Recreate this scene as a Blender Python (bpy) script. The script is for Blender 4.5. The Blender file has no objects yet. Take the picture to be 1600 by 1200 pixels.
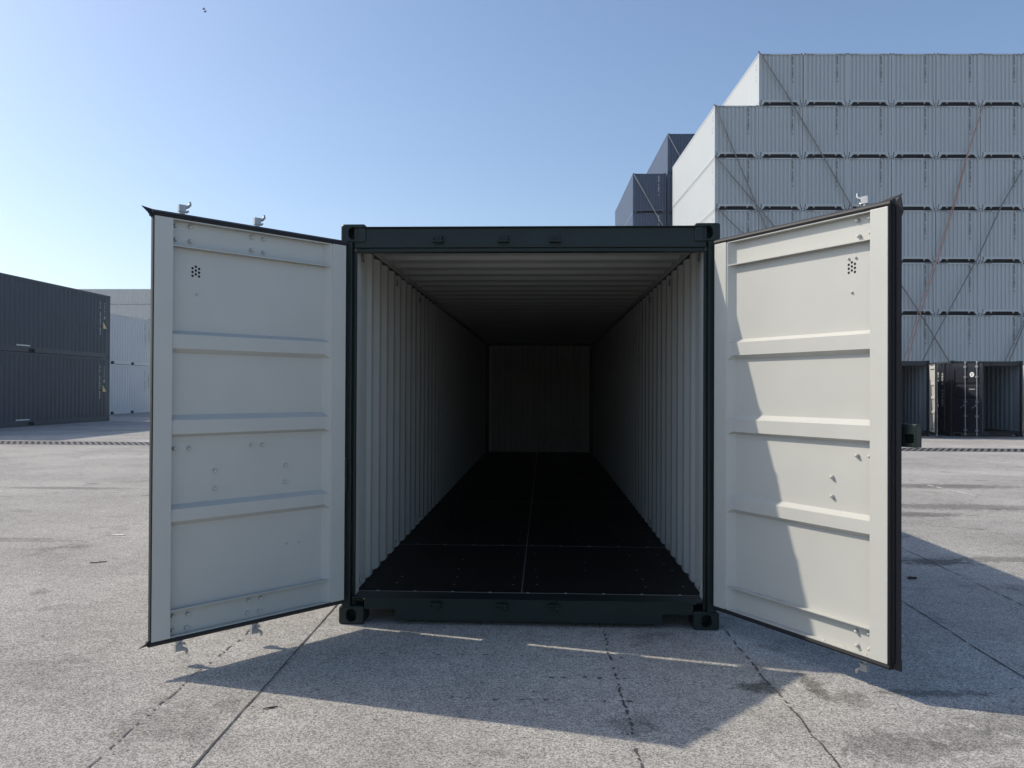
import bpy, bmesh, math, random
from mathutils import Matrix, Vector
R = math.radians
SC = bpy.context.scene
COL = SC.collection

# ------------------------------------------------------------------ camera
cam_d = bpy.data.cameras.new('camera'); cam = bpy.data.objects.new('camera', cam_d); COL.objects.link(cam)
cam_d.sensor_fit = 'HORIZONTAL'; cam_d.sensor_width = 36.0; cam_d.lens = 27.603
cam_d.clip_start = 0.05; cam_d.clip_end = 5000
YAW, PITCH, ROLL = 0.0406, 0.0074, 0.0047
f_ = Vector((-math.sin(YAW)*math.cos(PITCH), math.cos(YAW)*math.cos(PITCH), math.sin(PITCH)))
r0 = Vector((math.cos(YAW), math.sin(YAW), 0)); u0 = r0.cross(f_)
r_ = r0*math.cos(ROLL)+u0*math.sin(ROLL); u_ = -r0*math.sin(ROLL)+u0*math.cos(ROLL)
m = Matrix((r_, u_, -f_)).transposed().to_4x4(); m.translation = Vector((0.1005, -5.0379, 1.5214))
cam.matrix_world = m
SC.camera = cam

# ------------------------------------------------------------------ sky and sun
SUN_EL, SUN_AZ = 41.7, 165.7           # azimuth (from +X, towards +Y) of the direction TO the sun
w = bpy.data.worlds.new('World'); SC.world = w; w.use_nodes = True
nt = w.node_tree; nt.nodes.clear()
sky = nt.nodes.new('ShaderNodeTexSky'); sky.sky_type = 'NISHITA'; sky.sun_disc = False
sky.sun_elevation = R(SUN_EL); sky.sun_rotation = R(90-SUN_AZ)
sky.air_density = 1.0; sky.dust_density = 1.5; sky.ozone_density = 2.6; sky.altitude = 0
bg = nt.nodes.new('ShaderNodeBackground'); bg.inputs['Strength'].default_value = 0.145
wo = nt.nodes.new('ShaderNodeOutputWorld')
nt.links.new(sky.outputs[0], bg.inputs[0]); nt.links.new(bg.outputs[0], wo.inputs[0])
sl = bpy.data.lights.new('sun', 'SUN'); sl.energy = 3.05; sl.angle = R(0.55); sl.color = (1.0, 0.915, 0.79)
so = bpy.data.objects.new('sun', sl); COL.objects.link(so)
sd = Vector((math.cos(R(SUN_AZ))*math.cos(R(SUN_EL)), math.sin(R(SUN_AZ))*math.cos(R(SUN_EL)), math.sin(R(SUN_EL))))
so.rotation_euler = sd.to_track_quat('Z', 'Y').to_euler(); so.location = sd*60
SC.view_settings.view_transform = 'Standard'; SC.view_settings.look = 'None'
SC.view_settings.exposure = 0.22; SC.view_settings.gamma = 1.0
SC.cycles.max_bounces = 8; SC.cycles.diffuse_bounces = 1; SC.cycles.caustics_reflective = False; SC.cycles.caustics_refractive = False

# ------------------------------------------------------------------ materials
def mat(name, col, rough=0.5, metal=0.0, spec=0.5, var=0.0, vscale=3.0, stretch=(1,1,1), bump=0.0, bscale=40.0, dirt=0.0, dirtcol=(.2,.17,.13), coat=0.0):
    M = bpy.data.materials.new(name); M.use_nodes = True
    t = M.node_tree; b = t.nodes['Principled BSDF']; L = t.links.new
    b.inputs['Roughness'].default_value = rough; b.inputs['Metallic'].default_value = metal
    b.inputs['Specular IOR Level'].default_value = spec
    b.inputs['Coat Weight'].default_value = coat; b.inputs['Coat Roughness'].default_value = 0.15
    b.inputs['Base Color'].default_value = (*col, 1)
    tc = t.nodes.new('ShaderNodeTexCoord'); mp = t.nodes.new('ShaderNodeMapping'); mp.inputs['Scale'].default_value = stretch
    L(tc.outputs['Object'], mp.inputs[0])
    if var or dirt:
        n = t.nodes.new('ShaderNodeTexNoise'); n.inputs['Scale'].default_value = vscale; n.inputs['Detail'].default_value = 6; n.inputs['Roughness'].default_value = .62
        L(mp.outputs[0], n.inputs['Vector'])
        cr = t.nodes.new('ShaderNodeValToRGB'); e = cr.color_ramp.elements
        e[0].position = .3; e[1].position = .72
        e[0].color = (*[c*(1-var) for c in col], 1); e[1].color = (*[min(1, c*(1+var)) for c in col], 1)
        L(n.outputs['Fac'], cr.inputs[0]); out = cr.outputs[0]
        if dirt:
            n2 = t.nodes.new('ShaderNodeTexNoise'); n2.inputs['Scale'].default_value = vscale*2.3; n2.inputs['Detail'].default_value = 8; n2.inputs['Roughness'].default_value = .7
            L(mp.outputs[0], n2.inputs['Vector'])
            c2 = t.nodes.new('ShaderNodeValToRGB'); c2.color_ramp.elements[0].position = .62; c2.color_ramp.elements[1].position = .8
            c2.color_ramp.elements[0].color = (0,0,0,1); c2.color_ramp.elements[1].color = (dirt,dirt,dirt,1)
            L(n2.outputs['Fac'], c2.inputs[0])
            mx = t.nodes.new('ShaderNodeMix'); mx.data_type = 'RGBA'; mx.inputs[7].default_value = (*dirtcol, 1)
            L(c2.outputs[0], mx.inputs[0]); L(out, mx.inputs[6]); out = mx.outputs[2]
        L(out, b.inputs['Base Color'])
    if bump:
        n3 = t.nodes.new('ShaderNodeTexNoise'); n3.inputs['Scale'].default_value = bscale; n3.inputs['Detail'].default_value = 4
        L(mp.outputs[0], n3.inputs['Vector'])
        bp = t.nodes.new('ShaderNodeBump'); bp.inputs['Strength'].default_value = bump; bp.inputs['Distance'].default_value = .002
        L(n3.outputs['Fac'], bp.inputs['Height']); L(bp.outputs[0], b.inputs['Normal'])
    return M

CREAM = mat('cream_paint', (.565,.562,.515), .42, var=.035, vscale=2.2, bump=.25, bscale=9, dirt=.10)
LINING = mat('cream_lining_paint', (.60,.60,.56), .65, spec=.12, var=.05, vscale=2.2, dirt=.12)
GREEN = mat('dark_green_paint', (.012,.022,.021), .40, spec=.4, var=.12, vscale=4, bump=.15, bscale=30)
NAVY = mat('dark_navy_paint', (.022,.025,.033), .34, var=.12, vscale=3, bump=.15, bscale=12)
SLATE = mat('slate_paint', (.027,.047,.068), .42, var=.10, vscale=.8, dirt=.15, dirtcol=(.09,.085,.08))
BLUE = mat('blue_grey_paint', (.066,.095,.155), .36, var=.08, vscale=.8)
GREY = mat('pale_grey_paint', (.50,.53,.535), .45, var=.025, vscale=.6, stretch=(1,1,.35), dirt=.10, dirtcol=(.3,.28,.25))
WHITE = mat('off_white_paint', (.60,.62,.63), .45, var=.04, vscale=.6, dirt=.12, dirtcol=(.4,.37,.33))
RUBBER = mat('black_rubber', (.009,.009,.011), .62, var=.2, vscale=8, bump=.3, bscale=12)
ZINC = mat('galvanised_steel', (.40,.415,.43), .42, metal=.6, var=.15, vscale=18, bump=.2, bscale=60)
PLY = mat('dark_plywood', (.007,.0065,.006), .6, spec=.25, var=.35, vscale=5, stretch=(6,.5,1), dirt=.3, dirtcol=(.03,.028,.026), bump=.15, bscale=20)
STEEL = mat('worn_steel', (.30,.29,.28), .45, metal=.4, var=.2, vscale=20)
BLACK = mat('black_void', (.006,.006,.007), .8)
INKW = mat('white_lettering', (.75,.75,.72), .5)
INKB = mat('black_lettering', (.025,.025,.028), .5)
YELLOW = mat('warning_yellow', (.72,.55,.22), .5)
ROPE = mat('brown_webbing', (.25,.225,.215), .8, var=.3, vscale=4)
ROPEO = mat('orange_webbing', (.46,.27,.22), .75, var=.25, vscale=4)
ROPEG = mat('grey_webbing', (.20,.205,.215), .8, var=.3, vscale=4)
ROPEW = mat('pale_webbing', (.36,.37,.38), .8, var=.2, vscale=4)
BARK = mat('dark_wood_scrap', (.05,.042,.035), .9, var=.4, vscale=30)
PAPER = mat('pale_scrap', (.62,.6,.55), .8)
BEIGE = mat('beige_grey_paint', (.60,.59,.55), .5, var=.04, vscale=.5)
INSIDE = mat('grey_lining', (.30,.34,.37), .5, var=.05)  # even mid grey for the inner walls of the navy containers
JOINT2 = mat('worn_joint_filler', (.17,.16,.15), .9, var=.4, vscale=20)
SCUFF = mat('faded_white_marking', (.62,.61,.58), .8, var=.2, vscale=10)
IRON = mat('cast_iron', (.20,.185,.175), .6, metal=.3, var=.3, vscale=12)

# ------------------------------------------------------------------ mesh builder
class MB:
    def __init__(s): s.v = []; s.f = []; s.m = []; s.sm = []
    def add(s, vs, fs, mi=0, smooth=False):
        o = len(s.v); s.v += [tuple(v) for v in vs]
        for q in fs: s.f.append([o+i for i in q]); s.m.append(mi); s.sm.append(smooth)
    def box(s, x0, x1, y0, y1, z0, z1, mi=0):
        vs = [(x,y,z) for x in (x0,x1) for y in (y0,y1) for z in (z0,z1)]
        s.add(vs, [(0,1,3,2),(4,6,7,5),(0,4,5,1),(2,3,7,6),(0,2,6,4),(1,5,7,3)], mi)
    def prism(s, poly, ax, lo, hi, mi=0, cap=True):
        # poly: list of 2-D points in the two axes other than ax (in order)
        n = len(poly)
        def P(a, b, t): return {'x':(t,a,b),'y':(a,t,b),'z':(a,b,t)}[ax]
        vs = [P(a,b,lo) for a,b in poly]+[P(a,b,hi) for a,b in poly]
        fs = [(i,(i+1)%n,n+(i+1)%n,n+i) for i in range(n)]
        if cap: fs += [tuple(range(n))[::-1], tuple(range(n,2*n))]
        s.add(vs, fs, mi)
    def tube(s, path, rad, n=8, mi=0, cap=True):
        path = [Vector(p) for p in path]; vs = []; fs = []
        rads = rad if isinstance(rad, (list,tuple)) else [rad]*len(path)
        up = None
        for i, p in enumerate(path):
            d = (path[min(i+1,len(path)-1)]-path[max(i-1,0)]).normalized()
            if up is None: up = Vector((0,0,1)) if abs(d.z) < .9 else Vector((1,0,0))
            a = d.cross(up).normalized(); b = a.cross(d).normalized(); up = b
            for k in range(n):
                t = 2*math.pi*k/n; vs.append(p+(a*math.cos(t)+b*math.sin(t))*rads[i])
        for i in range(len(path)-1):
            for k in range(n): fs.append((i*n+k, i*n+(k+1)%n, (i+1)*n+(k+1)%n, (i+1)*n+k))
        s.add(vs, fs, mi, True)
        if cap: s.add(vs[:n], [tuple(range(n))[::-1]], mi); s.add(vs[-n:], [tuple(range(n))], mi)
    def dome(s, c, nrm, r, h, n=10, mi=0):
        nrm = Vector(nrm).normalized(); a = nrm.orthogonal().normalized(); b = nrm.cross(a); c = Vector(c)
        vs = []; rings = [(1.0,0.0),(.93,.45),(.66,.82)]
        for rr, hh in rings:
            for k in range(n):
                t = 2*math.pi*k/n; vs.append(c+(a*math.cos(t)+b*math.sin(t))*r*rr+nrm*h*hh)
        vs.append(c+nrm*h); fs = []
        for i in range(2):
            for k in range(n): fs.append((i*n+k, i*n+(k+1)%n, (i+1)*n+(k+1)%n, (i+1)*n+k))
        for k in range(n): fs.append((2*n+k, 2*n+(k+1)%n, 3*n))
        s.add(vs, fs, mi, True)
    def mesh(s, name, mats):
        me = bpy.data.meshes.new(name); me.from_pydata(s.v, [], s.f)
        for mm in mats: me.materials.append(mm)
        for p, mi, sm in zip(me.polygons, s.m, s.sm): p.material_index = mi; p.use_smooth = sm
        bm = bmesh.new(); bm.from_mesh(me); bmesh.ops.recalc_face_normals(bm, faces=bm.faces); bm.to_mesh(me); bm.free()
        return me
    def build(s, name, mats, parent=None, bevel=0.0):
        if not isinstance(mats, (list,tuple)): mats = [mats]
        return link(name, s.mesh(name, mats), parent, bevel)
def link(name, me, parent=None, bevel=0.0, loc=(0,0,0), rz=0.0):
    o = bpy.data.objects.new(name, me); COL.objects.link(o); o.parent = parent; o.location = loc; o.rotation_euler = (0,0,rz)
    if bevel:
        b = o.modifiers.new('bevel', 'BEVEL'); b.width = bevel; b.segments = 2; b.limit_method = 'ANGLE'; b.angle_limit = R(40)
    return o
def empty(name, loc=(0,0,0), rz=0.0):
    o = bpy.data.objects.new(name, None); COL.objects.link(o); o.location = loc; o.rotation_euler = (0,0,rz); o.empty_display_size = .3
    return o
def tag(o, label, cat, group=None):
    o['label'] = label; o['category'] = cat
    if group: o['group'] = group
    return o
def structure(o): o['kind'] = 'structure'; return o
def copy_tree(o, parent=None):
    c = o.copy(); COL.objects.link(c); c.parent = parent
    for ch in list(o.children): copy_tree(ch, c)
    return c
ORD = ['top','second','third','fourth','fifth','sixth','seventh','eighth','ninth','tenth']

# ------------------------------------------------------------------ ground
def ground_material():
    M = bpy.data.materials.new('concrete_yard'); M.use_nodes = True
    t = M.node_tree; b = t.nodes['Principled BSDF']; L = t.links.new
    b.inputs['Roughness'].default_value = .9; b.inputs['Specular IOR Level'].default_value = .1
    tc = t.nodes.new('ShaderNodeTexCoord'); pos = tc.outputs['Object']
    def noise(scale, detail=4, rough=.6, stretch=None):
        n = t.nodes.new('ShaderNodeTexNoise'); n.inputs['Scale'].default_value = scale; n.inputs['Detail'].default_value = detail; n.inputs['Roughness'].default_value = rough
        if stretch:
            mp = t.nodes.new('ShaderNodeMapping'); mp.inputs['Scale'].default_value = stretch; L(pos, mp.inputs[0]); L(mp.outputs[0], n.inputs['Vector'])
        else: L(pos, n.inputs['Vector'])
        return n.outputs['Fac']
    def ramp(v, p0, p1, c0, c1):
        r = t.nodes.new('ShaderNodeMapRange'); r.inputs[1].default_value = p0; r.inputs[2].default_value = p1; r.inputs[3].default_value = c0; r.inputs[4].default_value = c1
        L(v, r.inputs[0]); return r.outputs[0]
    def math_(op, a, c):
        n = t.nodes.new('ShaderNodeMath'); n.operation = op
        for i, v in enumerate((a, c)):
            if isinstance(v, (int,float)): n.inputs[i].default_value = v
            else: L(v, n.inputs[i])
        return n.outputs[0]
    # exposed aggregate: stones of two sizes
    vo = t.nodes.new('ShaderNodeTexVoronoi'); vo.inputs['Scale'].default_value = 150; L(pos, vo.inputs['Vector'])
    sep = t.nodes.new('ShaderNodeSeparateColor'); L(vo.outputs['Color'], sep.inputs[0])
    stone = ramp(sep.outputs[0], 0, 1, .50, 1.50)
    fine = ramp(noise(230, 3, .7), .3, .7, .62, 1.38)
    mid = ramp(noise(9, 6, .65), .3, .7, .90, 1.10)
    big = ramp(noise(.55, 7, .62), .32, .70, .80, 1.13)
    streak = ramp(noise(.35, 6, .6, (.25,1.6,1)), .3, .7, .88, 1.10)
    v = math_('MULTIPLY', stone, fine); v = math_('MULTIPLY', v, mid); v = math_('MULTIPLY', v, big); v = math_('MULTIPLY', v, streak)
    # worn dark stains
    n5 = ramp(noise(1.9, 8, .66), .575, .68, 1.0, .66); v = math_('MULTIPLY', v, n5)
    # individual oil / damp stains, each an ellipse broken up by noise
    wob = noise(11, 8, .74)
    for (x, y, rx, ry, k) in ((1.22,-.95,.11,.09,.50),(1.50,-.93,.05,.20,.62),(1.62,-1.08,.09,.12,.72),(1.62,-1.6,.28,.16,.74),(1.98,-1.5,.22,.14,.76),(2.06,-.98,.30,.05,.66),(3.6,2.15,.35,.16,.55),(4.3,2.3,.5,.14,.7),(2.35,-1.3,.4,.2,.78),(4.6,4.9,.8,.22,.62),(5.6,5.6,1.2,.3,.7),(6.4,7.9,1.4,.35,.62),(3.5,3.4,.5,.12,.6),(-1.62,-1.55,.26,.2,.84),(-2.8,-1.0,.5,.3,.88),(-5.2,2.6,.8,.12,.8),(-7.2,6.6,1.1,.16,.72),(.5,-1.45,.12,.08,.8),(-3.4,-.6,.4,.12,.85)):
        mp = t.nodes.new('ShaderNodeMapping'); mp.vector_type = 'TEXTURE'; mp.inputs['Location'].default_value = (x,y,0); mp.inputs['Scale'].default_value = (rx,ry,1)
        L(pos, mp.inputs[0]); ln = t.nodes.new('ShaderNodeVectorMath'); ln.operation = 'LENGTH'; L(mp.outputs[0], ln.inputs[0])
        d = math_('ADD', ln.outputs['Value'], math_('MULTIPLY', math_('SUBTRACT', wob, .5), 3.4))
        v = math_('MULTIPLY', v, ramp(d, .62, 1.12, k**1.35, 1.0))
    # pinholes and small drips
    dv = t.nodes.new('ShaderNodeTexVoronoi'); dv.inputs['Scale'].default_value = 9; dv.inputs['Randomness'].default_value = 1; L(pos, dv.inputs['Vector'])
    v = math_('MULTIPLY', v, ramp(math_('ADD', dv.outputs['Distance'], math_('MULTIPLY', noise(2.5,3), .17)), .135, .16, .42, 1.0))
    cr = t.nodes.new('ShaderNodeMix'); cr.data_type = 'RGBA'; cr.inputs[6].default_value = (0,0,0,1); cr.inputs[7].default_value = (.425,.402,.364,1)
    L(v, cr.inputs[0]); cr.clamp_factor = False; L(cr.outputs[2], b.inputs['Base Color'])
    bp = t.nodes.new('ShaderNodeBump'); bp.inputs['Strength'].default_value = .5; bp.inputs['Distance'].default_value = .003
    L(math_('ADD', fine, math_('MULTIPLY', stone, .6)), bp.inputs['Height']); L(bp.outputs[0], b.inputs['Normal'])
    return M
GROUND = ground_material()
g = MB(); g.add([(-900,-200,0),(900,-200,0),(900,1500,0),(-900,1500,0)], [(0,1,2,3)])
structure(g.build('ground', GROUND))

rng = random.Random(7)
JOINT = mat('joint_filler', (.085,.08,.075), .9, var=.3, vscale=20)
def strip(name, pts, wid, wobble=.0, gaps=0.0, seed=0, step=.05, material=None):
    rg = random.Random(seed); b = MB(); off = 0
    for (x0,y0),(x1,y1) in zip(pts[:-1], pts[1:]):
        d = Vector((x1-x0, y1-y0)); n = max(1, int(d.length/step)); d.normalize(); nx, ny = -d.y, d.x
        prev = None
        for i in range(n+1):
            t = i/n; off = off*.9+rg.uniform(-1,1)*wobble; ww = wid*rg.uniform(.55,1.25)*.5
            c = (x0+(x1-x0)*t+nx*off, y0+(y1-y0)*t+ny*off)
            cur = ((c[0]+nx*ww, c[1]+ny*ww, .004), (c[0]-nx*ww, c[1]-ny*ww, .004))
            if prev and rg.random() > gaps: b.add([prev[0],prev[1],cur[1],cur[0]], [(0,1,2,3)])
            prev = cur
    return structure(b.build(name, material or JOINT))
strip('expansion_joint', [(-1.27,-3.4),(-1.345,.3),(-1.5,8)], .0095, .0012, 0, 1)
strip('expansion_joint', [(-1.72,-3.4),(-1.79,8)], .010, .005, .45, 2, .022, JOINT2)
strip('surface_crack', [(.53,-3.4),(.47,.4)], .013, .006, .55, 3, .022)
strip('expansion_joint', [(1.33,-3.4),(1.26,.1)], .0105, .005, .25, 4, .025)
strip('expansion_joint', [(2.60,-3.4),(2.70,.8),(2.75,9)], .009, .002, .05, 5)
strip('expansion_joint', [(3.52,.6),(3.57,2.2),(3.6,4)], .008, .002, .25, 6)
strip('expansion_joint', [(-9,2.3),(-4.4,2.75),(-2.0,2.9)], .008, .004, .55, 8, .05, JOINT2)
strip('expansion_joint', [(-17.33,19.48),(-12.0,25.8)], .06, .004, .0, 10, .3)
for k, pts in enumerate(([(9.0,11.9),(9.4,12.0)],[(10.4,13.63),(11.1,13.6)],[(9.65,11.57),(10.2,11.6)],[(8.2,10.92),(8.55,10.87)],[(7.85,8.65),(8.4,8.69)],[(6.36,8.04),(6.40,7.3),(6.43,6.73)],[(-12.4,9.0),(-11.9,9.02)])):
    strip('faded_marking', pts, .05, .004, .15, 70+k, .06, SCUFF)
for k, (y, xa, xb) in enumerate(((-.54,-.95,.55),(-.86,.1,.6),(-1.18,-.45,.62))):   # rows of tyre-tread drips
    rg = random.Random(40+k); b = MB(); x = xa
    while x < xb:
        ww, hh = rg.uniform(.006,.019), rg.uniform(.003,.008); yy = y+rg.uniform(-.012,.012); n = 7
        b.add([(x+math.cos(6.283*i/n)*ww*rg.uniform(.7,1.2), yy+math.sin(6.283*i/n)*hh*rg.uniform(.7,1.2), .004) for i in range(n)], [tuple(range(n))])
        x += rg.uniform(.03,.14)
    structure(b.build('drip_row', JOINT))

# drain channel across the yard
dr = empty('drain_channel', (0,16.0,0)); tag(dr, 'long drain channel with slanted slot grate crossing the yard behind the container', 'drain')
b = MB(); b.box(-45,45,-.56,-.50,-.2,.008); b.box(-45,45,.50,.56,-.2,.008); b.build('frame', IRON, dr)
b = MB(); b.box(-45,45,-.4999,.4999,-.2,.0015); b.build('channel_bed', BLACK, dr)
b = MB(); x = -45.0
while x < 45:
    sl_ = -.33 if x < 0 else .30
    b.add([(x-sl_,-.499,.006),(x-sl_+.085,-.499,.006),(x+sl_+.085,.499,.006),(x+sl_,.499,.006)], [(0,1,2,3)]); x += .17
b.build('grate', IRON, dr)

# ------------------------------------------------------------------ shared container pieces
HC = 2.896; LEN = 12.192; W2 = 1.219
def rounded(hw, hh, r, n):
    out = []
    for k in range(n):
        t = 2*math.pi*(k+.5)/n; c, s_ = math.cos(t), math.sin(t)
        sc = min(hw/abs(c) if abs(c) > 1e-6 else 9, hh/abs(s_) if abs(s_) > 1e-6 else 9); x, y = c*sc, s_*sc
        if abs(x) > hw-r and abs(y) > hh-r:
            cx, cy = math.copysign(hw-r, x), math.copysign(hh-r, y); d = Vector((x-cx, y-cy)).normalized()*r; x, y = cx+d.x, cy+d.y
        out.append((x, y))
    return out
def casting_mesh(mats, n=40, r=.016, hole=0):
    b = MB(); o = rounded(.081, .059, r, n); i_ = rounded(.032, .040, .0315, n); k2 = .006
    oi = rounded(.081-k2, .059-k2, r, n)
    ii = [(x*1.08, y*1.08) for x, y in i_]
    def ring(pts, y): return [(x, y, z) for x, z in pts]
    rings = [ring(o, .178), ring(o, k2), ring(oi, 0), ring(ii, 0), ring(i_, .005), ring(i_, .05), ring([(x*1.3,z*1.05) for x,z in i_], .051), ring([(x*1.3,z*1.05) for x,z in i_], .10)]
    vs = [v for rg_ in rings for v in rg_]; fs = []; ms = []
    for a in range(len(rings)-1):
        for k in range(n): fs.append((a*n+k, a*n+(k+1)%n, (a+1)*n+(k+1)%n, (a+1)*n+k)); ms.append(hole if a >= 4 else 0)
    o0 = len(b.m); b.add(vs, fs, 0); b.m[o0:] = ms; b.add(rings[0], [tuple(range(n))], 0); b.add(rings[-1], [tuple(range(n))], hole)
    return b.mesh('corner_casting', mats)
def corr(total, pitch, f_out, slope, f_in, depth, start=0.0):
    """trapezoidal corrugation: list of (run, depth)"""
    pts = [(start, 0.0)]; x = start
    while x+pitch <= total+1e-6:
        pts += [(x+f_out, 0.0), (x+f_out+slope, depth), (x+f_out+slope+f_in, depth), (x+pitch, 0.0)]; x += pitch
    if pts[-1][0] < total: pts.append((total, 0.0))
    return pts
def sheet(b, pts, to3, lo, hi, mi=0):
    n = len(pts); vs = [to3(r, d, lo) for r, d in pts]+[to3(r, d, hi) for r, d in pts]
    b.add(vs, [(i, i+1, n+i+1, n+i) for i in range(n-1)], mi)

# ------------------------------------------------------------------ the detailed container with two doors
DW, ZB, ZT, HX, HY, TH = 1.2, .1785, 2.438, 1.1656, -.0715, .05
def door_t(z):
    for z0,z1,z2,z3 in ((.775,.800,.866,.890),(1.256,1.273,1.348,1.377),(1.713,1.738,1.815,1.836)):
        if z0 <= z <= z3:
            if z1 <= z <= z2: return .011
            return .011+.033*((z1-z)/(z1-z0) if z < z1 else (z-z2)/(z3-z2))
    return .044
BOLTS = {-1: [(.992,2.411),(.991,2.332),(1.075,2.406),(1.075,2.33),(.628,2.406),(.552,2.406),(.629,2.331),(.553,2.328),(.952,2.042),(1.072,1.193),(.99,1.19),(.621,1.191),(.552,1.19),(.841,1.058),(.842,.957),(.399,1.059),(.402,.959),(.387,.583),(.302,.583),(.991,.281),(1.073,.286),(.996,.208),(1.073,.209),(.634,.286),(.556,.287),(.639,.215),(.564,.213)],
          1: [(1.0,2.408),(1.075,2.406),(1.008,2.325),(1.078,2.331),(.944,2.217),(.987,2.217),(.964,2.038),(.999,1.189),(1.075,1.191),(.845,1.063),(.846,.961),(.997,.282),(1.075,.289),(1.001,.21),(1.075,.212)]}
def cam_end(b, x, y, z, up, s):
    """forged cam of a lock rod: collar, block and two curled prongs"""
    k = 1 if up else -1
    b.tube([(x,y,z-k*.010),(x,y,z+k*.006)], .022, 12)
    b.tube([(x,y,z+k*.005),(x,y,z+k*.050)], [.015,.014], 10)
    P = lambda dx, dy, dz: (x+s*dx, y+dy, z+k*dz)
    lo, hi = sorted((z+k*.018, z+k*.056))
    q = [(.022,-.016),(-.016,-.020),(-.024,.0),(-.016,.016),(.018,.014)]
    b.prism([(x+s*i, y+j) for i,j in q], 'z', lo, hi)
    b.tube([P(-.012,-.006,.044),P(-.030,-.012,.050),P(-.040,-.014,.062),P(-.040,-.012,.078)], [.011,.009,.0085,.006], 8)
    b.tube([P(-.012,.002,.024),P(-.030,.004,.022),P(-.040,.003,.030)], [.009,.007,.005], 8)
def make_door(s, paint, parent, rods, box):
    """s=-1 left, +1 right; local x = s*d along the door, y = towards the outside, z up"""
    X = lambda d: s*d
    def bx(b, d0, d1, y0, y1, z0, z1, mi=0): b.box(min(X(d0),X(d1)), max(X(d0),X(d1)), y0, y1, z0, z1, mi)
    b = MB()
    # inside (cream, 0) and outside (paint, 1) of the pressed panel
    zs = [ZB+.006,.775,.800,.866,.890,1.256,1.273,1.348,1.377,1.713,1.738,1.815,1.836,ZT-.006]
    ds = [(.100,.004),(.108,.006),(.146,None),(1.104,None)]
    for side, off in ((0,0.0),(1,.0028)):
        vs = []; fs = []
        for d, tt in ds:
            for z in zs:
                p = door_t(z); t_ = p if tt is None else min(tt, p)
                vs.append((X(d), t_+off, z))
        n = len(zs)
        for i in range(len(ds)-1):
            for j in range(n-1): fs.append((i*n+j, i*n+j+1, (i+1)*n+j+1, (i+1)*n+j))
        b.add(vs, fs, side)
    # C-channel flanges at the head and the foot
    for z0, z1 in ((2.290,2.2955),(.3195,.3250),(ZT-.006,ZT),(ZB,ZB+.006)):
        bx(b, .104, 1.1, .006, .0435, z0, z1, 0)
    door = b.build('door', [CREAM, paint], parent)
    # stiles
    for d0, d1 in ((.0,.1),(1.1,DW)):
        b = MB(); bx(b, d0, d1, 0.0, .006, ZB, ZT, 0); bx(b, d0, d1-.001 if d0 else d1, .006, TH, ZB, ZT, 1)
        st = b.build('door_stile', [CREAM, paint], door, .0025)
    for z0, z1 in ((ZB,.32),(2.295,ZT)):
        b = MB(); bx(b, .1, 1.1, .047, TH, z0, z1, 0); b.build('door_rail', paint, door)
    # gasket
    b = MB()
    top = [(.003,ZT+.001),(-.001,ZT+.012),(.003,ZT+.024),(.012,ZT+.029),(.024,ZT+.027),(.036,ZT+.038),(TH,ZT+.038),(TH,ZT+.001)]
    xa, xb = (X(-.005), X(DW+.01)); b.prism(top, 'x', min(xa,xb), max(xa,xb))
    bot = [(.003,ZB-.001),(-.001,ZB-.013),(.005,ZB-.024),(.03,ZB-.027),(TH,ZB-.020),(TH,ZB-.001)]
    b.prism(bot, 'x', min(xa,xb), max(xa,xb))
    if s > 0:
        sec = [(DW+.001,.003),(DW+.005,.0),(DW+.009,.012),(DW+.007,.028),(DW+.014,.038),(DW+.024,.034),(DW+.036,.040),(DW+.044,.046),(DW+.03,.056),(DW+.001,TH)]
        b.prism([(X(d),t_) for d,t_ in sec], 'z', ZB-.012, ZT+.014)
        fl = [((DW-.09,.034,ZT+.034),(DW+.0,.028,ZT+.034),(DW+.044,.036,ZT+.050),(DW+.046,.044,ZT+.058),(DW-.02,.046,ZT+.052),(DW-.09,.047,ZT+.038)),
              ((DW+.012,.03,ZT+.01),(DW+.042,.036,ZT+.050),(DW+.050,.044,ZT-.03),(DW+.04,.046,ZT-.05))]
        fb = [((DW+.0,.026,ZB-.016),(DW+.046,.040,ZB+.03),(DW+.047,.040,ZB-.028),(DW+.02,.034,ZB-.026))]
    else:
        sec = [(DW+.0005,.001),(DW+.006,.0),(DW+.007,.010),(DW+.0005,.012)]
        b.prism([(X(d),t_) for d,t_ in sec], 'z', ZB, ZT)
        fl = [((DW-.0,.006,ZT+.004),(DW+.012,.01,ZT-.012),(DW+.03,.012,ZT+.014),(DW+.058,.018,ZT+.044),(DW+.055,.03,ZT+.046),(DW-.04,.03,ZT+.03))]
        fb = [((DW-.0,.004,ZB-.002),(DW+.012,.006,ZB+.012),(DW+.03,.01,ZB-.006),(DW+.062,.016,ZB-.026),(DW+.04,.03,ZB-.026),(DW-.05,.03,ZB-.016))]
    for q in fl+fb:
        n = len(q); vs = [(X(d),t_,z) for d,t_,z in q]+[(X(d),t_+.008,z) for d,t_,z in q]
        b.add(vs, [tuple(range(n)), tuple(range(n,2*n))]+[(i,(i+1)%n,n+(i+1)%n,n+i) for i in range(n)])
    b.build('gasket', RUBBER, door)
    # small rivets of the gasket strip
    b = MB()
    for k in range(8):
        d = .17+k*.128
        b.dome((X(d),.022,ZB+.006),(0,-.3,1),.006,.004,6); b.dome((X(d+.03),.03,ZT-.0062),(0,-.4,-1),.006,.004,6)
    b.build('rivet_row', CREAM, door)['kind'] = 'stuff'
    # air vent
    b = MB()
    vc = [(-.0185,-.021),(-.0185,0),(-.0185,.021),(0,-.011),(0,.010),(0,.031),(.0185,-.021),(.0185,0),(.0185,.021)]
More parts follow.
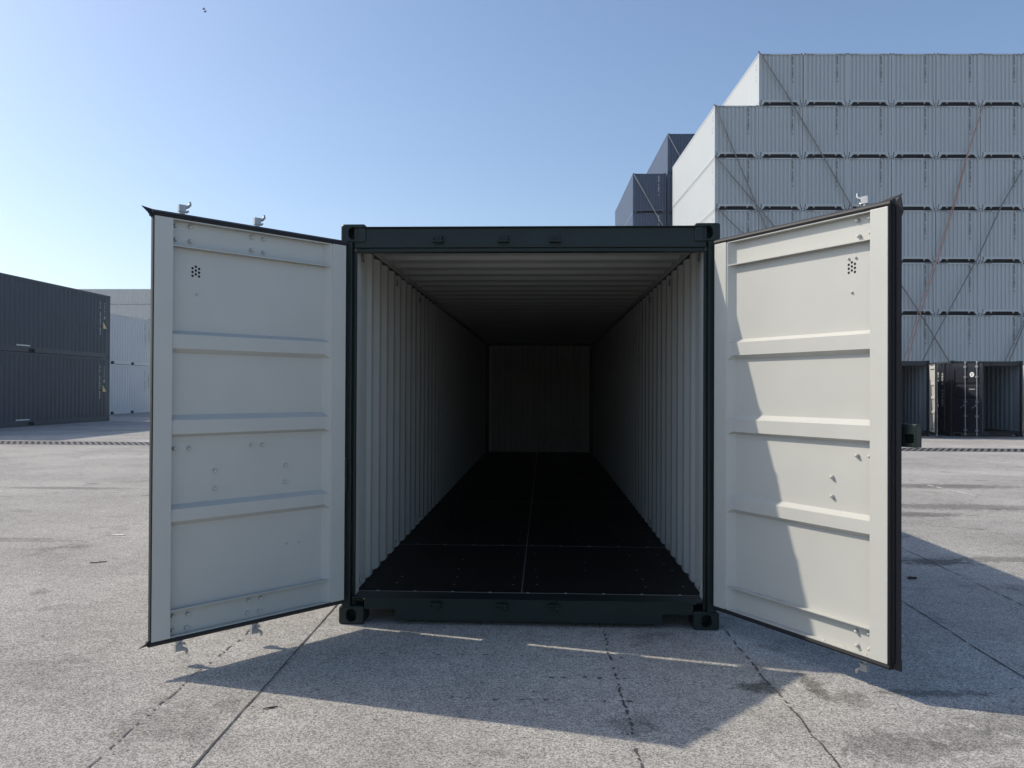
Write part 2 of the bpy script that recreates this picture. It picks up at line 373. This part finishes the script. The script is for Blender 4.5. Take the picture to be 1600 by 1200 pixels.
    for dx, dz in vc:
        cx_, cz_ = X(.962 if s > 0 else .957)+dx, 2.165+dz; n = 10
        b.tube([(cx_,.0434,cz_),(cx_,.0455,cz_)], .0072, n)
    b.build('air_vent', BLACK, door)
    # bolts
    bm = MB(); bm.dome((0,0,0),(0,-1,0),.0115,.020,10); bme = bm.mesh('bolt', [CREAM])
    for d, z in BOLTS[s]:
        bo = link('bolt', bme, door, 0, (X(d), door_t(z)-.0005, z))
        if (d, z) in ((.944,2.217),(.987,2.217),(.964,2.038),(.952,2.042),(.387,.583),(.302,.583)): bo.scale = (.6,.5,.6)
    # lock rods with cams, brackets
    for d in rods:
        b = MB(); y = TH+.034
        b.tube([(X(d),y,.135),(X(d),y,2.475)], .017, 12); cam_end(b, X(d), y, 2.478, True, s); cam_end(b, X(d), y, .132, False, s)
        for z in (.25,.72,1.20,2.02,2.36): bx(b, d-.045, d+.045, TH, y+.024, z-.028, z+.028)
        b.build('lock_rod', ZINC, door)
        b = MB(); y += .03; zz = 1.08
        b.tube([(X(d),y,zz),(X(d-.05),y+.01,zz-.03),(X(d-.13),y+.006,zz-.07),(X(d-.17),y,zz-.10)], [.011,.011,.010,.012], 8)
        bx(b, d-.03, d+.03, y-.012, y+.016, zz-.03, zz+.03); b.build('door_handle', ZINC, door)
    # hinges
    for z in (.42,.97,1.64,2.24):
        b = MB(); h = .05 if z != .97 else .105
        b.tube([(X(-.016),.040,z-h),(X(-.016),.040,z+h)], .028 if z == .97 else .0145, 12); bx(b, -.012, .13, TH, TH+.008, z-h*.8, z+h*.8)
        b.build('hinge', paint, door)
    if box:
        b = MB(); d0, d1, y0, y1, z0, z1 = 1.03, 1.302, .075, .118, 1.248, 1.362
        # open-bottomed steel box with a square window in the face towards the inside
        bx(b, d0, d1, y1-.006, y1, z0, z1); bx(b, d0, d1, y0, y1-.006, z1-.006, z1); bx(b, d1-.006, d1, y0, y1-.006, z0, z1-.006); bx(b, d0, d0+.006, y0, y1-.006, z0, z1-.006)
        bx(b, d0+.006, 1.238, y0, y0+.006, z0, z1-.006); bx(b, 1.288, d1-.006, y0, y0+.006, z0, z1-.006)
        bx(b, 1.238, 1.288, y0, y0+.006, 1.312, z1-.006); bx(b, 1.238, 1.288, y0, y0+.006, z0, 1.268)
        b.dome((X(1.262),y0,1.336),(0,-1,0),.007,.006,8); bx(b, 1.03, 1.15, TH, .0749, z0+.03, z1-.03)
        b.build('lock_box', paint, door, .002)
    return door

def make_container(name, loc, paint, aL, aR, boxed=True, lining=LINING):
    root = empty(name, loc); L_, H = 12.192, 2.591
    cm = casting_mesh([paint])
    for x in (-1,1):
        for z in (.059, H-.059):
            link('corner_casting', cm, root, 0, (x*(W2-.081), 0, z)); link('corner_casting', cm, root, 0, (x*(W2-.081), L_, z), math.pi)
    for s in (-1,1):
        X = lambda a: s*a
        def bx(b, a, c, *q): b.box(min(X(a),X(c)), max(X(a),X(c)), *q)
        b = MB()                                   # door-end corner post: J-bar outside, cream channel inside
        bx(b, 1.142, 1.197, -.012, .085, .118, H-.118, 0); bx(b, 1.122, 1.1421, .030, .055, .118, 2.42, 0); bx(b, 1.156, 1.214, .0851, .150, .118, H-.118, 0)
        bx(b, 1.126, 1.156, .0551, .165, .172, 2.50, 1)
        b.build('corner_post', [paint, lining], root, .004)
        b = MB(); bx(b, 1.13, 1.214, L_-.16, L_-.01, .118, H-.118); b.build('corner_post', paint, root, .004)
        # corrugated side wall, painted outside, cream inside
        b = MB(); pr = corr(L_-.6, .278, .072, .068, .070, .036); y0 = .165
        pr = [(0,.0),(.29,.0)]+[(r+.30, .036-d) for r,d in pr]+[(L_-.29,.0)]
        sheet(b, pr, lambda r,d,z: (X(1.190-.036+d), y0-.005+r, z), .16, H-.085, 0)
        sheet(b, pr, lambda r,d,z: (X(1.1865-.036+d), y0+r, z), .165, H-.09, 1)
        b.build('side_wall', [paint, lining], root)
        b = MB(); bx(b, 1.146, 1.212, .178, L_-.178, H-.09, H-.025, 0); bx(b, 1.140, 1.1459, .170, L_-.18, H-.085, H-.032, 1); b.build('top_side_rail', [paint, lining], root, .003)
        b = MB(); bx(b, 1.16, 1.21, .178, L_-.178, .045, .165); b.build('bottom_side_rail', paint, root, .003)
    # header with a gutter lip, sill with two lifted ends
    b = MB(); b.box(-1.135,1.135,.012,.11,2.440,2.566); b.box(-1.125,1.125,.03,.10,2.416,2.4399); b.box(-1.135,1.135,-.012,.09,2.5661,2.572); b.build('door_header', paint, root, .006)
    b = MB()
    b.prism([(-1.057,.098),(-.855,.098),(-.855,.030),(.86,.030),(.86,.092),(1.057,.092),(1.057,.1715),(-1.057,.1715)], 'y', .014, .13)
    b.box(-1.14,1.14,-.004,.168,.1716,.1765); b.build('door_sill', paint, root, .004)
    # cam keepers
    for x in (-.585,-.162,.170):
        for z, k in ((2.490,1),(.132,-1)):
            b = MB(); y = .0125
            b.box(x-.036,x+.036,y-.012,y-.0002,z-.022,z+.022); b.box(x-.036,x+.036,y-.055,y-.012,z-k*.018-.005,z-k*.018+.005)
            b.prism([(y-.012,z-k*.012),(y-.05,z-k*.012),(y-.058,z+k*.004),(y-.03,z+k*.022),(y-.012,z+k*.022)], 'x', x+.016, x+.026)
            b.prism([(y-.012,z-k*.012),(y-.05,z-k*.012),(y-.05,z-k*.0),(y-.03,z+k*.008),(y-.012,z+k*.008)], 'x', x-.034, x-.026)
            b.build('cam_keeper', paint, root, .002)
    # roof: cross corrugation between flat margins
    b = MB(); pr = corr(L_-.40, .37, .125, .055, .135, .024, .0)
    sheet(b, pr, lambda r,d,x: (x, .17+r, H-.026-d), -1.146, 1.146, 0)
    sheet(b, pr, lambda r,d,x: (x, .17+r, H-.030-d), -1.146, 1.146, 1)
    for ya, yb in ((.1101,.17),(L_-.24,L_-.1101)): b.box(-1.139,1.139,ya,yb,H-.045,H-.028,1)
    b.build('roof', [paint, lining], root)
    # floor
    b = MB(); b.box(-1.149,1.149,.1685,L_-.10,.14,.1715,0); b.box(-1.148,1.148,.1690,.1740,.1716,.1775,1)
    fy = [1.77,4.46,6.9,9.3]
    for y in fy: b.box(-1.145,1.145,y-.003,y+.003,.1716,.1728,1)
    b.box(-.045,-.038,.175,L_-.12,.1716,.1728,1)
    rg = random.Random(3)
    for y in (.42,.62,.88,1.16,1.45,2.05,2.4,2.75,3.3,3.9,4.3):
        for x in (-.92,-.52,-.12,.04,.42,.80,1.05):
            if rg.random() < .82:
                xx, yy = x+rg.uniform(-.02,.02), y+rg.uniform(-.03,.03)
                b.add([(xx+.010*math.cos(k*1.047), yy+.010*math.sin(k*1.047), .1722) for k in range(6)], [tuple(range(6))], 2)
    for y in (.1715,1.77):
        for k in range(9):
            x = -1.0+k*.25; z = .1777 if y < 1 else .173
            b.dome((x,y,z),(0,0,1),.012,.004,8,2)
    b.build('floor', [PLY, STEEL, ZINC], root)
    # blind end wall
    b = MB(); pr = corr(2.2, .25, .08, .045, .08, .04, 0.0)
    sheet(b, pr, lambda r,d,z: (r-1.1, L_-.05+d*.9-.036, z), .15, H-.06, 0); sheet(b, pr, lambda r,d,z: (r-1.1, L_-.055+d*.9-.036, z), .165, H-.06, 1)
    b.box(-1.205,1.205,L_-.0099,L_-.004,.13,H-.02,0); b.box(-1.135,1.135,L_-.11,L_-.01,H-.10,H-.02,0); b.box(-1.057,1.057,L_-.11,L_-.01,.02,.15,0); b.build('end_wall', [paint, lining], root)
    # lashing rings near the floor and under the roof rail
    for s in (-1,1):
        for y in (.30,1.55,2.8):
            for z, dz in ((.20,1),(2.44,-1)):
                b = MB(); x = s*1.143
                b.tube([(x, y+.028*math.cos(t), z+dz*(.02+.026*math.sin(t))) for t in [k*math.pi*2/12 for k in range(13)]], .005, 6, 0, False)
                b.build('lashing_ring', CREAM if z < 1 else STEEL, root)
    for s, a, rods, bxd in ((-1, aL, (.572,1.02), False), (1, aR, (1.015,), boxed)):
        d = make_door(s, paint, root, rods, bxd); d.location = (s*HX, HY, 0); d.rotation_euler = (0,0,-s*a)
    return root

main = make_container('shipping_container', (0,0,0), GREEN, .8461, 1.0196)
tag(main, 'open dark green shipping container with cream doors swung wide, in the centre foreground', 'shipping container')

# ------------------------------------------------------------------ lettering blocks (too small in the photograph to read)
def glyph_run(b, at, up, right, n, h, wdt, gap, seed, breaks=(), mi=0):
    """n small stroke-built characters running along -up from `at`"""
    rg = random.Random(seed); up = Vector(up); right = Vector(right); nrm = right.cross(up)
    p = Vector(at)
    for i in range(n):
        if i in breaks: p -= up*(h+gap)
        k = rg.choice(((1,1,1,0,1,1,0),(0,1,1,1,0,1,1),(1,0,1,1,0,1,1),(1,1,0,1,1,1,0),(1,1,1,1,1,0,1),(0,1,0,1,0,1,1)))
        st = h*.17
        def bar(x0,x1,y0,y1):
            q = [p+right*x0+up*y0, p+right*x1+up*y0, p+right*x1+up*y1, p+right*x0+up*y1]
            vs = q+[v+nrm*.004 for v in q]
            b.add(vs, [(0,1,2,3),(4,5,6,7),(0,1,5,4),(1,2,6,5),(2,3,7,6),(3,0,4,7)], mi)
        e = st*.98
        if k[0]: bar(0,wdt,-st,0)
        if k[1]: bar(0,st,-h*.5,-st-.001)
        if k[2]: bar(wdt-st,wdt,-h*.5,-st-.001)
        if k[3]: bar(st+.001,wdt-st-.001,-h*.5-st/2,-h*.5+st/2)
        if k[4]: bar(0,st,-h+st+.001,-h*.5-.001)
        if k[5]: bar(wdt-st,wdt,-h+st+.001,-h*.5-.001)
        if k[6]: bar(0,wdt,-h,-h+st)
        p -= up*(h+gap)

# ------------------------------------------------------------------ plain high-cube container seen from its blind end or its side
def simple_container(paint, ink, name, side_marks=True, inked_tri=False, end_marks=True, H=HC, pockets=()):
    root = empty(name)
    cm = casting_mesh([paint, BLACK], 20, .016, 1)  # hole interiors coloured black to paint in their shade
    for x in (-1,1):
        for z in (.059, H-.059): link('corner_casting', cm, root, 0, (x*(W2-.081), 0, z)); link('corner_casting', cm, root, 0, (x*(W2-.081), LEN, z), math.pi)
    # frame
    b = MB()
    for s in (-1,1):
        for y0, y1 in ((.012,.12),(LEN-.12,LEN-.012)): b.box(min(s*1.11,s*1.212), max(s*1.11,s*1.212), y0, y1, .119, H-.119)
        b.box(min(s*1.14,s*1.21), max(s*1.14,s*1.21), .179, LEN-.179, H-.085, H-.006)
        a = .0
        segs = [.179]+[v for p in sorted(pockets) for v in (p-.18,p+.18)]+[LEN-.179]
        for k in range(0, len(segs)-1, 2): b.box(min(s*1.14,s*1.21), max(s*1.14,s*1.21), segs[k], segs[k+1], .012, .165)
        if pockets: b.box(min(s*1.14,s*1.21), max(s*1.14,s*1.21), .18, LEN-.18, .1651, .21)
    b.box(-1.057,1.057,.014,.10,H-.105,H-.03)
    b.prism([(-1.057,.145),(-1.057,.02),(-.99,.02),(-.88,.175),(-.66,.175),(-.61,.07),(-.56,.175),(.56,.175),(.61,.07),(.66,.175),(.88,.175),(.99,.02),(1.057,.02),(1.057,.30),(-1.057,.30)], 'y', .014, .09)
    b.build('frame', paint, root)
    # holes punched along the top rails beside the castings
    b = MB()
    for s in (-1,1):
        for k in range(5): x = s*(.99-k*.088); b.prism([(x-.034,H-.092),(x+.008,H-.092),(x+.034,H-.045),(x-.008,H-.045)], 'y', .010, .0138)
    b.build('lashing_holes', BLACK, root)
    # walls
    b = MB(); pr = corr(2.22, .222, .092, .030, .070, .052, 0)
    sheet(b, pr, lambda r,d,z: (r-1.11, .03+d, z), .30, H-.105); b.build('end_wall', paint, root)
    for s in (-1,1):
        b = MB(); pr = corr(LEN-.24, .278, .072, .068, .070, .036)
        sheet(b, pr, lambda r,d,z: (s*(1.205-d), .12+r, z), .165, H-.085); b.build('side_wall', paint, root)
    b = MB(); pr = corr(LEN-.10, .209, .070, .040, .060, .020)
    sheet(b, pr, lambda r,d,x: (x, .05+r, H-.028-d), -1.14, 1.14); b.build('roof', paint, root)
    b = MB(); b.box(-1.138,1.138,.101,LEN-.10,.012,.26); b.build('underframe_gap_fill', BLACK, root)  # solid black underframe block, deepened to stop light and darken the gap
    b = MB(); b.box(-1.109,1.109,LEN-.06,LEN-.02,.14,H-.03); b.box(-.01,.01,LEN-.0199,LEN-.012,.2,H-.1); b.build('end_doors', paint, root)
    if end_marks:
        b = MB(); glyph_run(b, (.62,.026,H-.19), (0,0,1), (1,0,0), 11, .09, .08, .022, 5, (4,10)); b.build('serial_number', ink, root)
    if side_marks:
        b = MB(); X = -1.2055
        glyph_run(b, (X,.62,H-.42), (0,0,1), (0,-1,0), 4, .10, .07, .12, 9, (2,)); b.build('side_markings', ink, root)
    return root

# pale grey stack on the right: seven tiers, the top one set in by a column
gproto = simple_container(GREY, INKB, 'shipping_container')
SA = R(1.7); SDX, SDY = math.cos(SA), math.sin(SA); COLP = 2.452; TIER = 2.908; SX, SY = 9.548, 39.0
first = True
for tier in range(7):
    for c in range(8):
        if tier == 6 and c == 0: continue
        o = gproto if first else copy_tree(gproto); first = False
        k = c*COLP+W2+rng.uniform(-.015,.015); jy = rng.uniform(-.02,.02)
        o.location = (SX+SDX*k-SDY*jy, SY+SDY*k+SDX*jy, tier*TIER); o.rotation_euler = (0,0,SA)
        t_ = 'top' if tier == 6 else ('bottom' if tier == 0 else ORD[6-tier])
        c_ = 'first' if c == 0 else ORD[c]
        tag(o, f'pale grey container in the {t_} tier, {c_} column from left of the tall lashed stack', 'shipping container', 'pale grey containers in the tall lashed stack')
# dark blue stack behind it
bproto = simple_container(BLUE, INKW, 'shipping_container', side_marks=False)
first = True
for c, tiers in ((0,6),(1,7)):
    for tier in range(tiers):
        o = bproto if first else copy_tree(bproto); first = False
        o.location = (6.50+W2+c*2.50, 52.3, tier*2.885); o.rotation_euler = (0,0,R(.9))
        t_ = ['bottom','second','third','fourth','fifth','sixth','top'][tier]
        tag(o, f'dark blue container far behind the pale stack, {t_} tier of the stepped {"left" if c == 0 else "right"} column', 'shipping container', 'dark blue containers behind the pale stack')
# slate pair on the left, seen along its side
sproto = simple_container(SLATE, INKW, 'shipping_container', side_marks=False, pockets=(6.6,4.6), end_marks=False)
def slate_marks(root):
    b = MB(); X = 1.2058                     # side facing +x; the near end for us is local y=LEN after placing: build at far end
    glyph_run(b, (X,LEN-.84,HC-.33), (0,0,1), (0,1,0), 15, .07, .055, .022, 21, (4,11)); glyph_run(b, (X,LEN-.50,HC-.36), (0,0,1), (0,1,0), 5, .07, .055, .05, 22); glyph_run(b, (X,LEN-.52,HC-.98), (0,0,1), (0,1,0), 2, .085, .09, .01, 23)
    b.box(1.206,1.209,5.7,6.0+.5,.24,.285); b.build('side_markings', INKW, root)
    b = MB(); y0, z0 = LEN-.44, HC-1.55
    b.prism([(y0-.13,z0),(y0+.15,z0),(y0-.13,z0+.30)], 'x', 1.206, 1.210); b.build('warning_triangle', YELLOW, root)
slate_marks(sproto)
for tier, t_ in ((0,'lower'),(1,'upper')):
    o = sproto if tier == 0 else copy_tree(sproto)
    o.location = (-20.1-W2, 30.75-LEN, tier*2.902)
    tag(o, f'dark slate container seen along its side at far left, {t_} of the pair', 'shipping container', 'dark slate containers at far left')
# off-white pair beyond
wproto = simple_container(WHITE, INKB, 'shipping_container', side_marks=False, pockets=(9.8,7.6), end_marks=False)
b = MB()
glyph_run(b, (1.2058,LEN-.95,HC-.35), (0,0,1), (0,1,0), 12, .08, .05, .02, 31, (4,)); glyph_run(b, (1.2058,LEN-.5,HC-.5), (0,0,1), (0,1,0), 6, .10, .06, .05, 32); b.build('side_markings', INKB, wproto)
for tier, t_ in ((0,'lower'),(1,'upper')):
    o = wproto if tier == 0 else copy_tree(wproto)
    o.location = (-24.6-W2, 43.6-LEN, tier*2.902)
    tag(o, f'off-white container between the dark slate pair and the left door, {t_} of two', 'shipping container', 'off-white containers behind the slate pair')
# far pale stack: one mesh each
b = MB(); H = 2.591
b.box(-W2,W2,.05,LEN,.05,H-.005)
for s_ in (-1,1): b.box(min(s_*1.10,s_*1.219), max(s_*1.10,s_*1.219), .0,.0499,.0,H)
b.box(-1.0999,1.0999,.0,.0499,H-.13,H-.005); b.box(-1.0999,1.0999,.0,.0499,.06,.26)
pr = corr(2.19,.438,.20,.06,.12,.045); sheet(b, pr, lambda r,d,z: (r-1.095, .002+d, z), .26, H-.13)
fme = b.mesh('shipping_container', [BEIGE])
for tier in range(7):
    for c in range(7):
        o = link('shipping_container', fme, None, 0, (-79.3+c*2.458+W2, 125, tier*2.615))
        t_ = 'top' if tier == 6 else ('bottom' if tier == 0 else ORD[6-tier])
        tag(o, f'distant pale container, {t_} tier and {"first" if c == 0 else ORD[c]} column from left, beyond the slate pair', 'shipping container', 'distant pale stack beyond the left containers')

# two dark navy containers with a door open each, in front of the tall stack
na = make_container('shipping_container', (12.11,22.45,0), NAVY, R(110), R(108), False, INSIDE)
tag(na, 'dark navy container left of its twin, its white-lined door open, half behind the right door', 'shipping container', 'dark navy containers with open doors')
nb = copy_tree(na); nb.location = (15.23,22.45,0)
tag(nb, 'dark navy container with white oval sticker on its outer door face, at the right edge', 'shipping container', 'dark navy containers with open doors')
b = MB(); X = -1.1925
glyph_run(b, (X,.62,2.20), (0,0,1), (0,-1,0), 9, .085, .09, .03, 51, (4,)); glyph_run(b, (X,.95,2.20), (0,0,1), (0,-1,0), 3, .085, .12, .03, 52); glyph_run(b, (X,.62,1.25), (0,0,1), (0,-1,0), 3, .07, .10, .02, 53)
b.build('side_markings', INKW, nb)
nd = [d for d in nb.children if d.name.startswith('door') and d.location.x < 0 and d.name.split('.')[0] == 'door'][0]
b = MB(); n = 24; cx_, cz_, yy = -.80, 2.10, TH+.003
b.add([(cx_+.085*math.cos(6.2832*k/n), yy, cz_+.085*math.sin(6.2832*k/n)) for k in range(n)], [tuple(range(n))], 0)
b.add([(cx_+.016*math.cos(6.2832*k/n), yy+.001, cz_+.05*math.sin(6.2832*k/n)) for k in range(n)], [tuple(range(n))], 1)
for k in range(4): glyph_run(b, (-.70-k*.06,yy,1.63), (0,0,1), (-1,0,0), 1, .04, .04, .01, 61+k)
b.build('door_sticker', [INKW, INKB], nd)

# ------------------------------------------------------------------ lashing straps on the stacks
def strap(px, zs, material, label, rad=.028, off=.30, fan=0.0, base=None, sag=.0):
    """px, zs: points across the stack front (world x, z)"""
    path = []
    for i, (x, z) in enumerate(zip(px, zs)):
        k = (x-SX)/SDX; y = SY+SDY*k-off*(.35+.65*i/(len(px)-1)); path.append((x, y, z))
    b = MB(); b.tube(path, rad, 6); b.tube([path[0], (path[0][0], path[0][1]+.10, path[0][2]+.02)], rad*1.2, 6)
    if fan:
        b.tube([(x+fan*i/(len(path)-1), y, z) for i, (x,y,z) in enumerate(path)], rad*.8, 6)
    o = b.build('lashing_strap', material)
    tag(o, label, 'strap', 'lashing straps across the container stacks'); return o
def line(p0, p1, n=7, bow=0.0):
    xs = [p0[0]+(p1[0]-p0[0])*i/n for i in range(n+1)]; zs = [p0[1]+(p1[1]-p0[1])*i/n-bow*math.sin(math.pi*i/n) for i in range(n+1)]
    return xs, zs
xs, zs = [11.96,13.44,15.31,17.14,19.78,20.76,22.30,24.1], [20.37,18.09,14.87,11.64,7.41,5.90,3.33,.05]
strap(xs, zs, ROPE, 'long brown strap from the top left corner of the pale grey stack slanting down right', .035)
strap(*line((9.50,17.43),(16.7,.05)), ROPE, 'brown strap from the left corner of the second tier, steepest of three', .032)
strap(*line((9.56,14.54),(21.6,.05)), ROPE, 'brown strap from the left corner of the third tier of the pale stack', .032, .36)
strap(*line((9.64,11.65),(21.5,.05)), ROPE, 'brown strap from the left corner of the fourth tier, just above the right door', .03, .42)
strap([24.32,23.48,22.71,21.84,20.82,20.12,19.3], [17.34,14.73,11.83,9.0,5.86,3.35,.05], ROPEO, 'orange double strap slanting down left across the middle of the pale stack', .026, .34, -.22)
strap([26.45,25.3,24.01,21.56,20.96,19.2], [13.77,11.83,9.01,4.49,3.32,.05], ROPEG, 'dark grey strap slanting down left beside the orange strap', .034, .38)
strap([28.6,26.45,25.71,24.5], [10.1,5.03,3.28,.05], ROPEG, 'grey double strap at the right edge above the navy container', .030, .32, -.35)
for i, (p0, p1, lab) in enumerate((((8.98,20.12),(13.9,11.0),'pale strap across the upper right dark blue container behind the pale stack'),((6.56,17.2),(16.0,.3),'pale strap across the lower left dark blue containers behind the pale stack'))):
    b = MB(); n = 6; b.tube([(p0[0]+(p1[0]-p0[0])*k/n, 52.12, p0[1]+(p1[1]-p0[1])*k/n) for k in range(n+1)], .035, 6)
    tag(b.build('lashing_strap', ROPEW), lab, 'strap', 'lashing straps across the container stacks')

# ------------------------------------------------------------------ scraps on the concrete
def scrap(pts, wid, h, material, label, name='debris'):
    b = MB(); n = len(pts); path = [(x,y,h*.5+.004) for x,y in pts]
    vs = []; rg = random.Random(len(label))
    for i, (x,y,z) in enumerate(path):
        x1,y1,_ = path[min(i+1,n-1)]; x0,y0,_ = path[max(i-1,0)]; d = Vector((x1-x0,y1-y0)).normalized(); k = wid*.5*rg.uniform(.6,1.1)*(.5 if i in (0,n-1) else 1)
        vs += [(x-d.y*k,y+d.x*k,.0045),(x+d.y*k,y-d.x*k,.0045),(x+d.y*k*.8,y-d.x*k*.8,h),(x-d.y*k*.8,y+d.x*k*.8,h*rg.uniform(.7,1.1))]
    fs = [(0,1,2,3),tuple(range(4*n-4,4*n))]
    for i in range(n-1):
        for k in range(4): fs.append((i*4+k, i*4+(k+1)%4, i*4+4+(k+1)%4, i*4+4+k))
    b.add(vs, fs); return tag(b.build(name, material), label, 'debris')
scrap([(-1.225,-1.355),(-1.19,-1.337),(-1.16,-1.33)], .014, .008, BARK, 'small dark sliver on the concrete just right of the long joint')
scrap([(-3.82,1.62),(-3.77,1.64),(-3.71,1.69)], .018, .010, BARK, 'thin dark splinter lying on the bare concrete at left')
scrap([(3.06,1.47),(3.09,1.485),(3.13,1.475)], .05, .018, BARK, 'small dark lump on the shaded concrete beyond the right door')
scrap([(-4.36,2.93),(-4.29,2.93),(-4.22,2.92)], .10, .006, PAPER, 'flat pale scrap on the concrete left of the left door', 'paper_scrap')

# ------------------------------------------------------------------ hazy air over the yard
HZ = bpy.data.materials.new('haze'); HZ.use_nodes = True; t = HZ.node_tree; t.nodes.clear()
ho = t.nodes.new('ShaderNodeOutputMaterial'); pv = t.nodes.new('ShaderNodeVolumePrincipled')
pv.inputs['Color'].default_value = (.86,.90,.95,1); pv.inputs['Density'].default_value = .0004; pv.inputs['Anisotropy'].default_value = .35
t.links.new(pv.outputs[0], ho.inputs['Volume'])
b = MB(); b.box(-150,80,-30,240,-1,23.5); hz = b.build('haze', HZ); hz['kind'] = 'stuff'

# ------------------------------------------------------------------ two birds high over the left of the yard
for d, lab, a in (((-.435,.98,.483),'upper of two tiny birds high in the pale sky above the left door', .5),((-.4333,.98,.4797),'lower and darker of two tiny birds high in the pale sky', .9)):
    b = MB(); ca, sa = math.cos(a), math.sin(a)
    b.tube([(-.20*ca,-.20*sa,0),(-.10*ca,-.10*sa,.01),(.05*ca,.05*sa,.01),(.15*ca,.15*sa,.02),(.20*ca,.20*sa,.02)], [.012,.045,.055,.03,.008], 8)
    for q in (-1,1):
        px_, py_ = -sa*q, ca*q
        w_ = [(.06*ca,.06*sa,.03),(.09*ca+.17*px_,.09*sa+.17*py_,.09),(.0*ca+.36*px_,.0*sa+.36*py_,.05),(-.06*ca+.16*px_,-.06*sa+.16*py_,.08),(-.07*ca,-.07*sa,.03)]
        vs = w_+[(x,y,z-.012) for x,y,z in w_]; n = 5
        b.add(vs, [tuple(range(n)), tuple(range(n,2*n))]+[(i,(i+1)%n,n+(i+1)%n,n+i) for i in range(n)])
    o = b.build('bird', BARK); k_ = 95; o.location = (.1005+d[0]*k_, -5.0379+d[1]*k_, 1.5214+d[2]*k_); tag(o, lab, 'bird', 'birds in the sky')
